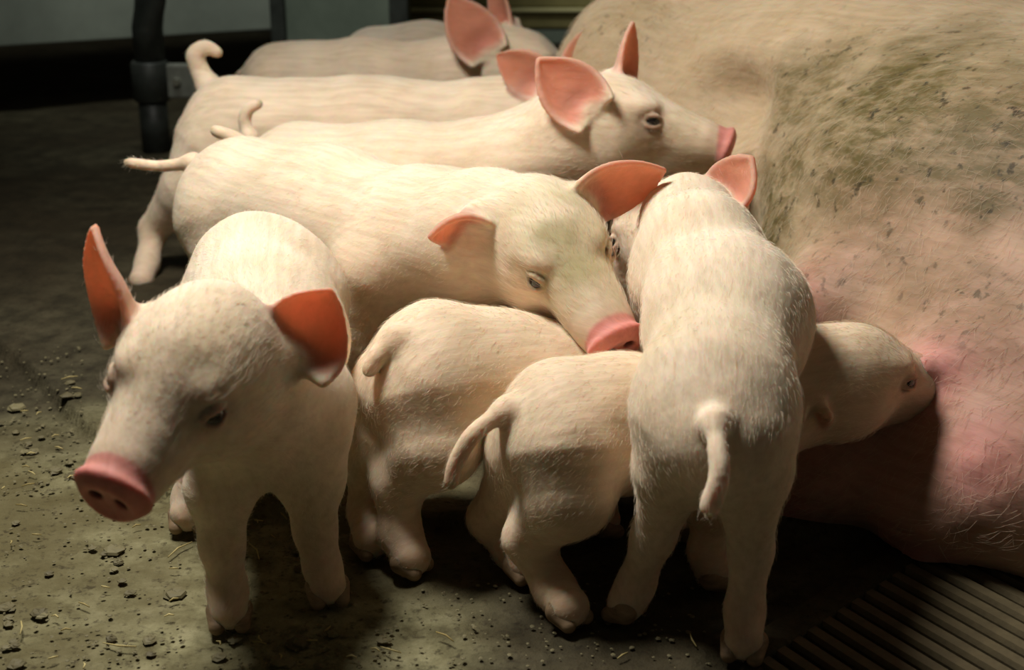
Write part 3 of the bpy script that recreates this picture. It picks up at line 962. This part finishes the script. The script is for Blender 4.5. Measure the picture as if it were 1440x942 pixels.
# 1: nearest piglet, walking towards the camera
sp = [D(365, 400, 1.245), D(372, 470, 1.15), D(378, 560, 1.03), D(335, 545, 0.965)]
hl, fl = std_legs(sp[0], sp[2], (-0.05, -0.25), hind=(1,), front=())
piglet('cream piglet with spread orange ears walking towards the camera, head lowered over the straw',
       sp, [0.067, 0.066, 0.056, 0.047], D(280, 506, 0.905), 1.04, D(160, 660, 0.80) - D(280, 506, 0.905), (1, 0, -0.22),
       [ear((196, 468, 0.925), (118, 328, 0.925), (-0.8, -0.6, 0.1), 0.052, cup=0.016, bend=-0.004, curl=-0.01),
        ear((350, 500, 0.925), (464, 408, 0.955), (0.30, -0.95, -0.1), 0.064, cup=0.014, bend=-0.006)],
       hl + [[D(320, 470, 1.21), D(296, 570, 1.16), D(285, 650, 1.19), D(268, 700, 1.16), G(264, 722, 0.0165)]],
       [leg([(345, 600, 1.00), (310, 685, 0.995), (312, 765, 0.99), (320, 828, 0.985), (322, 858)]),
        leg([(418, 585, 1.03), (436, 670, 1.03), (443, 745, 1.03), (453, 795, 1.025), (461, 824)])],
       [D(365, 360, 1.315), D(362, 372, 1.335), D(358, 390, 1.34)], hair=16000, vox=0.0021, long=0.98, stains=[((0.03, 0, 0.045), 0.045, TAN, 0.35), ((0.085, 0.0, 0.0), 0.03, MUD, 0.3)])

# 2: big piglet resting its chin on its litter mates
sp = [D(345, 282, 1.54), D(470, 312, 1.46), D(600, 343, 1.35), D(685, 335, 1.28)]
hl, fl = std_legs(sp[0], sp[2] + V(-0.03, 0, 0), sp[2] - sp[0])
hd2 = D(766, 332, 1.22)
r2, h2 = piglet('large piglet with olive-stained forehead resting its pink snout between two rumps',
       sp, [0.072, 0.075, 0.069, 0.058], hd2, 1.04, D(870, 466, 1.10) - hd2, (0.82, 0.46, 0.34),
       [ear((705, 312, 1.225), (604, 332, 1.205), (-0.05, -0.7, -0.7), 0.052, cup=0.014, bend=-0.005),
        ear((838, 268, 1.235), (934, 238, 1.225), (0.15, -0.85, -0.45), 0.058, cup=0.007, bend=-0.004)],
       hl, fl, [D(275, 228, 1.575), D(225, 234, 1.58), D(180, 229, 1.575)], tail_r=(0.0085, 0.0062), hair=18000,
       stains=[((0.025, 0, 0.045), 0.060, OLIVE, 0.7), ((0.062, 0, 0.020), 0.045, OLIVE, 0.75), ((0.09, 0.005, 0.002), 0.022, MUD, 0.6), (D(390, 220, 1.48), 0.06, TAN, 0.4), ((0.08, -0.02, -0.03), 0.03, MUD, 0.4)], long=1.14)

# 3: rump with a stub tail below the big one's chin
sp = [D(612, 512, 1.12), D(715, 543, 1.14), D(830, 550, 1.165), D(915, 525, 1.21)]
hl, fl = std_legs(sp[0], sp[2], (1, 0.15), hind=())
piglet('piglet seen from behind with a short stub tail, under the chin of the olive-headed one',
       sp, [0.056, 0.058, 0.055, 0.046], D(985, 505, 1.235), 0.95, (0.85, 0.45, -0.25), (-0.45, 0.85, 0),
       [dict(base=D(965, 470, 1.27), tip=D(935, 470, 1.33), normal=V(0.3, 0.8, 0.3), width=0.05), dict(base=D(965, 480, 1.20), tip=D(945, 500, 1.19), normal=V(0, -0.8, -0.5), width=0.04)],
       [leg([(604, 565, 1.095), (612, 625, 1.075), (560, 683, 1.085), (562, 748, 1.075), (578, 783)]),
        leg([(566, 565, 1.14), (552, 615, 1.13), (522, 658, 1.13), (518, 718, 1.12), (522, 757)])],
       fl, [D(552, 476, 1.09), D(530, 500, 1.075), D(519, 520, 1.07)], tail_r=(0.0095, 0.0058), hair=12000,
       hind_r=(0.050, 0.036, 0.0200, 0.0165, 0.0170), tint=V(0.97, 0.94, 0.9))

# 4: suckling piglet, seen in front of and behind the one with its back to us
sp = [D(790, 590, 1.04), D(880, 595, 1.055), D(985, 605, 1.075), D(1085, 560, 1.09)]
hl, fl = std_legs(sp[0], sp[2], (1, 0.1), hind=())
hd4 = D(1178, 522, 1.105)
piglet('suckling piglet with long curved tail, its muzzle pressed to the teat of the sow',
       sp, [0.050, 0.051, 0.050, 0.042], hd4, 0.86, (0.90, 0.28, -0.12), (-0.28, 0.9, 0.15),
       [dict(base=hd4 + V(-0.02, 0.035, 0.02), tip=hd4 + V(-0.06, 0.06, -0.005), normal=V(0.3, 0.8, 0.3), width=0.05),
        ear((1150, 545, 1.07), (1118, 600, 1.075), (0.2, -0.9, -0.3), 0.03)],
       [leg([(798, 640, 1.015), (800, 695, 1.0), (742, 757, 1.02), (780, 828, 1.005), (800, 853)]),
        leg([(760, 640, 1.07), (735, 690, 1.085), (690, 728, 1.09), (722, 775, 1.085), (738, 790)])],
       fl, [D(715, 572, 1.015), D(668, 608, 1.0), D(641, 650, 0.995), D(634, 680, 0.995)], tail_r=(0.0064, 0.0042), hair=12000,
       hind_r=(0.048, 0.034, 0.0185, 0.0155, 0.0165), tint=V(0.97, 0.94, 0.9))

# 5: piglet with its back to us, clambering towards the udder
sp = [D(1006, 555, 0.965), D(1023, 452, 1.07), D(985, 362, 1.17), D(968, 312, 1.235)]
hd5 = D(950, 318, 1.30)
piglet('piglet with its back to the camera and hanging tail, clambering over the suckling one',
       [D(1005, 618, 0.932)] + sp, [0.043, 0.051, 0.062, 0.050, 0.037], hd5, 0.92, (-0.55, 0.65, -0.55), (-0.8, -0.6, 0.0),
       [ear((928, 288, 1.30), (846, 268, 1.325), (-0.15, -0.85, -0.35), 0.066),
        ear((1012, 290, 1.265), (1058, 222, 1.25), (-0.85, -0.5, 0), 0.055)],
       [leg([(970, 600, 0.955), (948, 660, 0.955), (919, 752, 0.985), (894, 822, 0.99), (880, 848)]),
        leg([(1035, 600, 0.945), (1050, 660, 0.94), (1056, 770, 0.96), (1047, 858, 0.95), (1046, 900)])],
       [[sp[2] + V(e * 0.018, 0.0, -0.03), sp[2] + V(e * 0.04, 0.02, -0.09), sp[2] + V(e * 0.04, 0.05, -0.13), sp[2] + V(e * 0.04, 0.045, -0.17), sp[2] + V(e * 0.04, 0.055, -0.19)] for e in (-1, 1)],
       [D(1006, 592, 0.893), D(1009, 632, 0.872), D(1012, 672, 0.860), D(998, 714, 0.858)], tail_r=(0.0075, 0.0048), hind_r=(0.042, 0.029, 0.0160, 0.0135, 0.0150), hair=16000, vox=0.0021,
       stains=[(D(960, 460, 1.0), 0.05, TAN, 0.6), (D(1060, 500, 1.0), 0.05, TAN, 0.6)])

# 6: bright-eyed piglet in profile
sp = [D(420, 246, 1.72), D(560, 254, 1.69), D(715, 240, 1.66), D(785, 205, 1.64)]
hl, fl = std_legs(sp[0], sp[2], (1, -0.1))
hd6 = D(843, 166, 1.62)
piglet('bright-eyed piglet in profile with big upright ear, snout lifted towards the sow',
       sp, [0.065, 0.066, 0.062, 0.056], hd6, 1.08, (0.98, -0.14, -0.06), (0.14, 0.98, 0),
       [ear((838, 160, 1.565), (757, 84, 1.585), (0.15, -1, 0.0), 0.066, cup=0.016, bend=-0.005),
        ear((872, 108, 1.66), (888, 32, 1.67), (0.9, -0.45, 0), 0.05)],
       hl, fl, [D(352, 195, 1.78), D(344, 172, 1.785), D(349, 154, 1.785), D(364, 146, 1.785)], tail_r=(0.0075, 0.005), hair=14000,
       stains=[((0.07, -0.005, 0.01), 0.03, OLIVE, 0.5), ((0.08, -0.02, -0.03), 0.03, TAN, 0.6)])

# 7: almost hidden between the last two
sp = [D(408, 292, 1.63), D(520, 305, 1.58), D(620, 305, 1.53), D(680, 310, 1.50)]
hl, fl = std_legs(sp[0], sp[2], (1, -0.4))
piglet('almost hidden piglet whose docked tail stub pokes up behind the olive-headed one',
       sp, [0.050, 0.052, 0.050, 0.044], D(735, 318, 1.47), 0.85, (0.9, -0.3, -0.2), (0.3, 0.9, 0),
       [dict(base=D(720, 300, 1.51), tip=D(690, 305, 1.54), normal=V(0, -0.8, 0.2), width=0.04)],
       hl, fl, [D(366, 230, 1.655), D(335, 198, 1.66), D(303, 184, 1.66)], tail_r=(0.010, 0.0075), hair=0, vox=0.003, head_detail=False)

# 8: curled-tail piglet
sp = [D(332, 180, 1.90), D(520, 184, 1.90), D(680, 180, 1.90), D(740, 165, 1.90)]
hl, fl = std_legs(sp[0], sp[2], (1, 0), hind=(1,))
piglet('piglet with upright curled tail and glowing ear tip, behind the bright-eyed one',
       sp, [0.070, 0.068, 0.061, 0.050], D(790, 162, 1.88), 1.0, (0.78, -0.55, -0.3), (0.55, 0.8, 0),
       [ear((768, 118, 1.865), (698, 76, 1.875), (0.1, -1, 0.0), 0.056), ear((812, 112, 1.93), (826, 40, 1.94), (-0.25, -0.95, 0), 0.042)],
       hl + [leg([(300, 215, 1.87), (268, 265, 1.86), (216, 322, 1.88), (207, 370, 1.85), (199, 393)])],
       fl, [D(296, 125, 1.945), D(281, 100, 1.955), D(275, 78, 1.955), D(290, 67, 1.955), D(307, 74, 1.955)], tail_r=(0.015, 0.0065), hair=9000, vox=0.0026)

# 9: next row, big dark-lined ear
sp = [D(400, 122, 2.26), D(520, 120, 2.25), D(640, 112, 2.24), D(690, 95, 2.23)]
hl, fl = std_legs(sp[0], sp[2], (1, 0))
piglet('shaded piglet with a large pointed pink ear reaching the top of the picture',
       sp, [0.070, 0.070, 0.062, 0.054], D(718, 82, 2.22), 1.05, (0.96, -0.1, -0.25), (0.1, 0.98, 0),
       [ear((680, 82, 2.165), (632, -4, 2.19), (0.35, -0.95, 0.0), 0.078, cup=0.018), ear((722, 38, 2.25), (690, -40, 2.26), (-0.8, -0.5, 0), 0.055)],
       hl, fl, [D(352, 100, 2.32), D(335, 105, 2.33)], hair=6000, vox=0.003)

# 10: the farthest
sp = [D(530, 92, 2.48), D(600, 88, 2.47), D(690, 92, 2.45), D(740, 92, 2.44)]
hl, fl = std_legs(sp[0], sp[2], (1, 0))
piglet('farthest dim grey-looking piglet, only its rounded back showing above the row',
       sp, [0.066, 0.064, 0.060, 0.05], D(775, 110, 2.43), 0.9, (0.96, 0, -0.35), (0, 1, 0),
       [], hl, fl, [D(490, 80, 2.53), D(480, 95, 2.54)], hair=0, vox=0.0035, head_detail=False, tint=V(0.8, 0.8, 0.82))  # tint greys the coat to stand in for weaker light at the back
# ------------------------------------------------------------------ bits on the floor
def floor_z(x, y):
    return 0.016 * float(step_edge(np.array([x]), np.array([y]))[0])
def dry_material(name, c0, c1):
    t = NT(name)
    oi = t.n('ShaderNodeObjectInfo')
    t.l(t.ramp(oi.outputs['Random'], [(0.0, c0), (1.0, c1)]), t.b.inputs['Base Color'])
    t.b.inputs['Roughness'].default_value = 0.7
    return t.m
M_STRAW = dry_material('dry_straw', lin(150, 132, 78), lin(206, 190, 132))
M_CLOD = dry_material('dried_dung', lin(84, 76, 50), lin(122, 114, 82))
lr = random.Random(5)
def spots(n, boxes):
    out = []
    while len(out) < n:
        b = boxes[lr.randrange(len(boxes))]
        out.append(G(lr.uniform(b[0], b[2]), lr.uniform(b[1], b[3])))
    return out
OPEN = [(0, 560, 250, 940), (0, 640, 260, 940), (0, 500, 120, 700), (330, 700, 430, 800), (300, 880, 560, 940)]
straw_meshes = []
for k in range(4):
    L = (0.004, 0.006, 0.009, 0.015)[k]
    pts = [(-L, 0, 0.0015), (0, 0.0012 * (k - 1), 0.0022), (L, 0, 0.0012)]
    o = tube('straw_stalk', pts, [0.0006, 0.0008, 0.0005], M_STRAW, None, 5)
    straw_meshes.append(o.data); bpy.data.objects.remove(o)
for p in spots(60, OPEN + [(560, 830, 1000, 930)]) + [G(100, 674), G(40, 685)]:
    o = bpy.data.objects.new('straw_stalk', straw_meshes[lr.choice((0, 0, 0, 1, 1, 2, 3))]); COL.objects.link(o)
    o.location = (p[0], p[1], floor_z(p[0], p[1]) + 0.0012); o.rotation_euler = (lr.uniform(-0.1, 0.1), lr.uniform(-0.1, 0.1), lr.uniform(0, 6.28))
    tag(o, 'short pale straw stalk lying on the mucky concrete', 'straw', 'straw stalks on the floor')
def lump(r, seed):
    v, fcs = [], []
    seg, ring = 7, 4
    rr = random.Random(seed)
    for i in range(ring):
        a = (i + 0.35) / ring * math.pi * 0.62
        for j in range(seg):
            k = r * rr.uniform(0.75, 1.2)
            v.append((k * math.sin(a) * math.cos(6.283 * j / seg), k * math.sin(a) * math.sin(6.283 * j / seg), 0.45 * k * math.cos(a)))
    for i in range(ring - 1):
        for j in range(seg):
            b = (j + 1) % seg
            fcs.append((i * seg + j, (i + 1) * seg + j, (i + 1) * seg + b, i * seg + b))
    fcs.append(tuple(range(seg)))
    return v, fcs
clods = []
for k in range(5):
    v, f_ = lump((0.004, 0.005, 0.006, 0.0075, 0.0095)[k], k)
    me = bpy.data.meshes.new('dung_clod'); me.from_pydata(v, [], f_); me.materials.append(M_CLOD); clods.append(me)
for p in spots(60, OPEN) + [G(300, 620), G(12, 868), G(55, 862), G(160, 800), G(165, 790), G(130, 770)]:
    o = bpy.data.objects.new('dung_clod', clods[lr.choice((0, 0, 1, 1, 2, 2, 3, 4))]); COL.objects.link(o)
    o.location = (p[0], p[1], floor_z(p[0], p[1]) - 0.0005); o.rotation_euler = (0, 0, lr.uniform(0, 6.28))
    tag(o, 'crumbly olive-brown dung clod lying on the mucky concrete', 'clod', 'dung clods on the floor')
cv, cf = [], []
for k, p in enumerate(spots(1000, OPEN + [(560, 820, 1000, 940), (330, 690, 500, 850)])):
    v, f_ = lump(lr.uniform(0.0006, 0.0022), k)
    z = floor_z(p[0], p[1]); b = len(cv)
    cv += [(a[0] + p[0], a[1] + p[1], a[2] + z) for a in v]; cf += [tuple(i + b for i in q_) for q_ in f_]
me = bpy.data.meshes.new('dirt_crumbs'); me.from_pydata(cv, [], cf); me.materials.append(M_CLOD)
o = bpy.data.objects.new('dirt_crumbs', me); COL.objects.link(o)
tag(o, 'fine dark crumbs of dirt scattered over the concrete', 'crumbs', None, 'stuff')
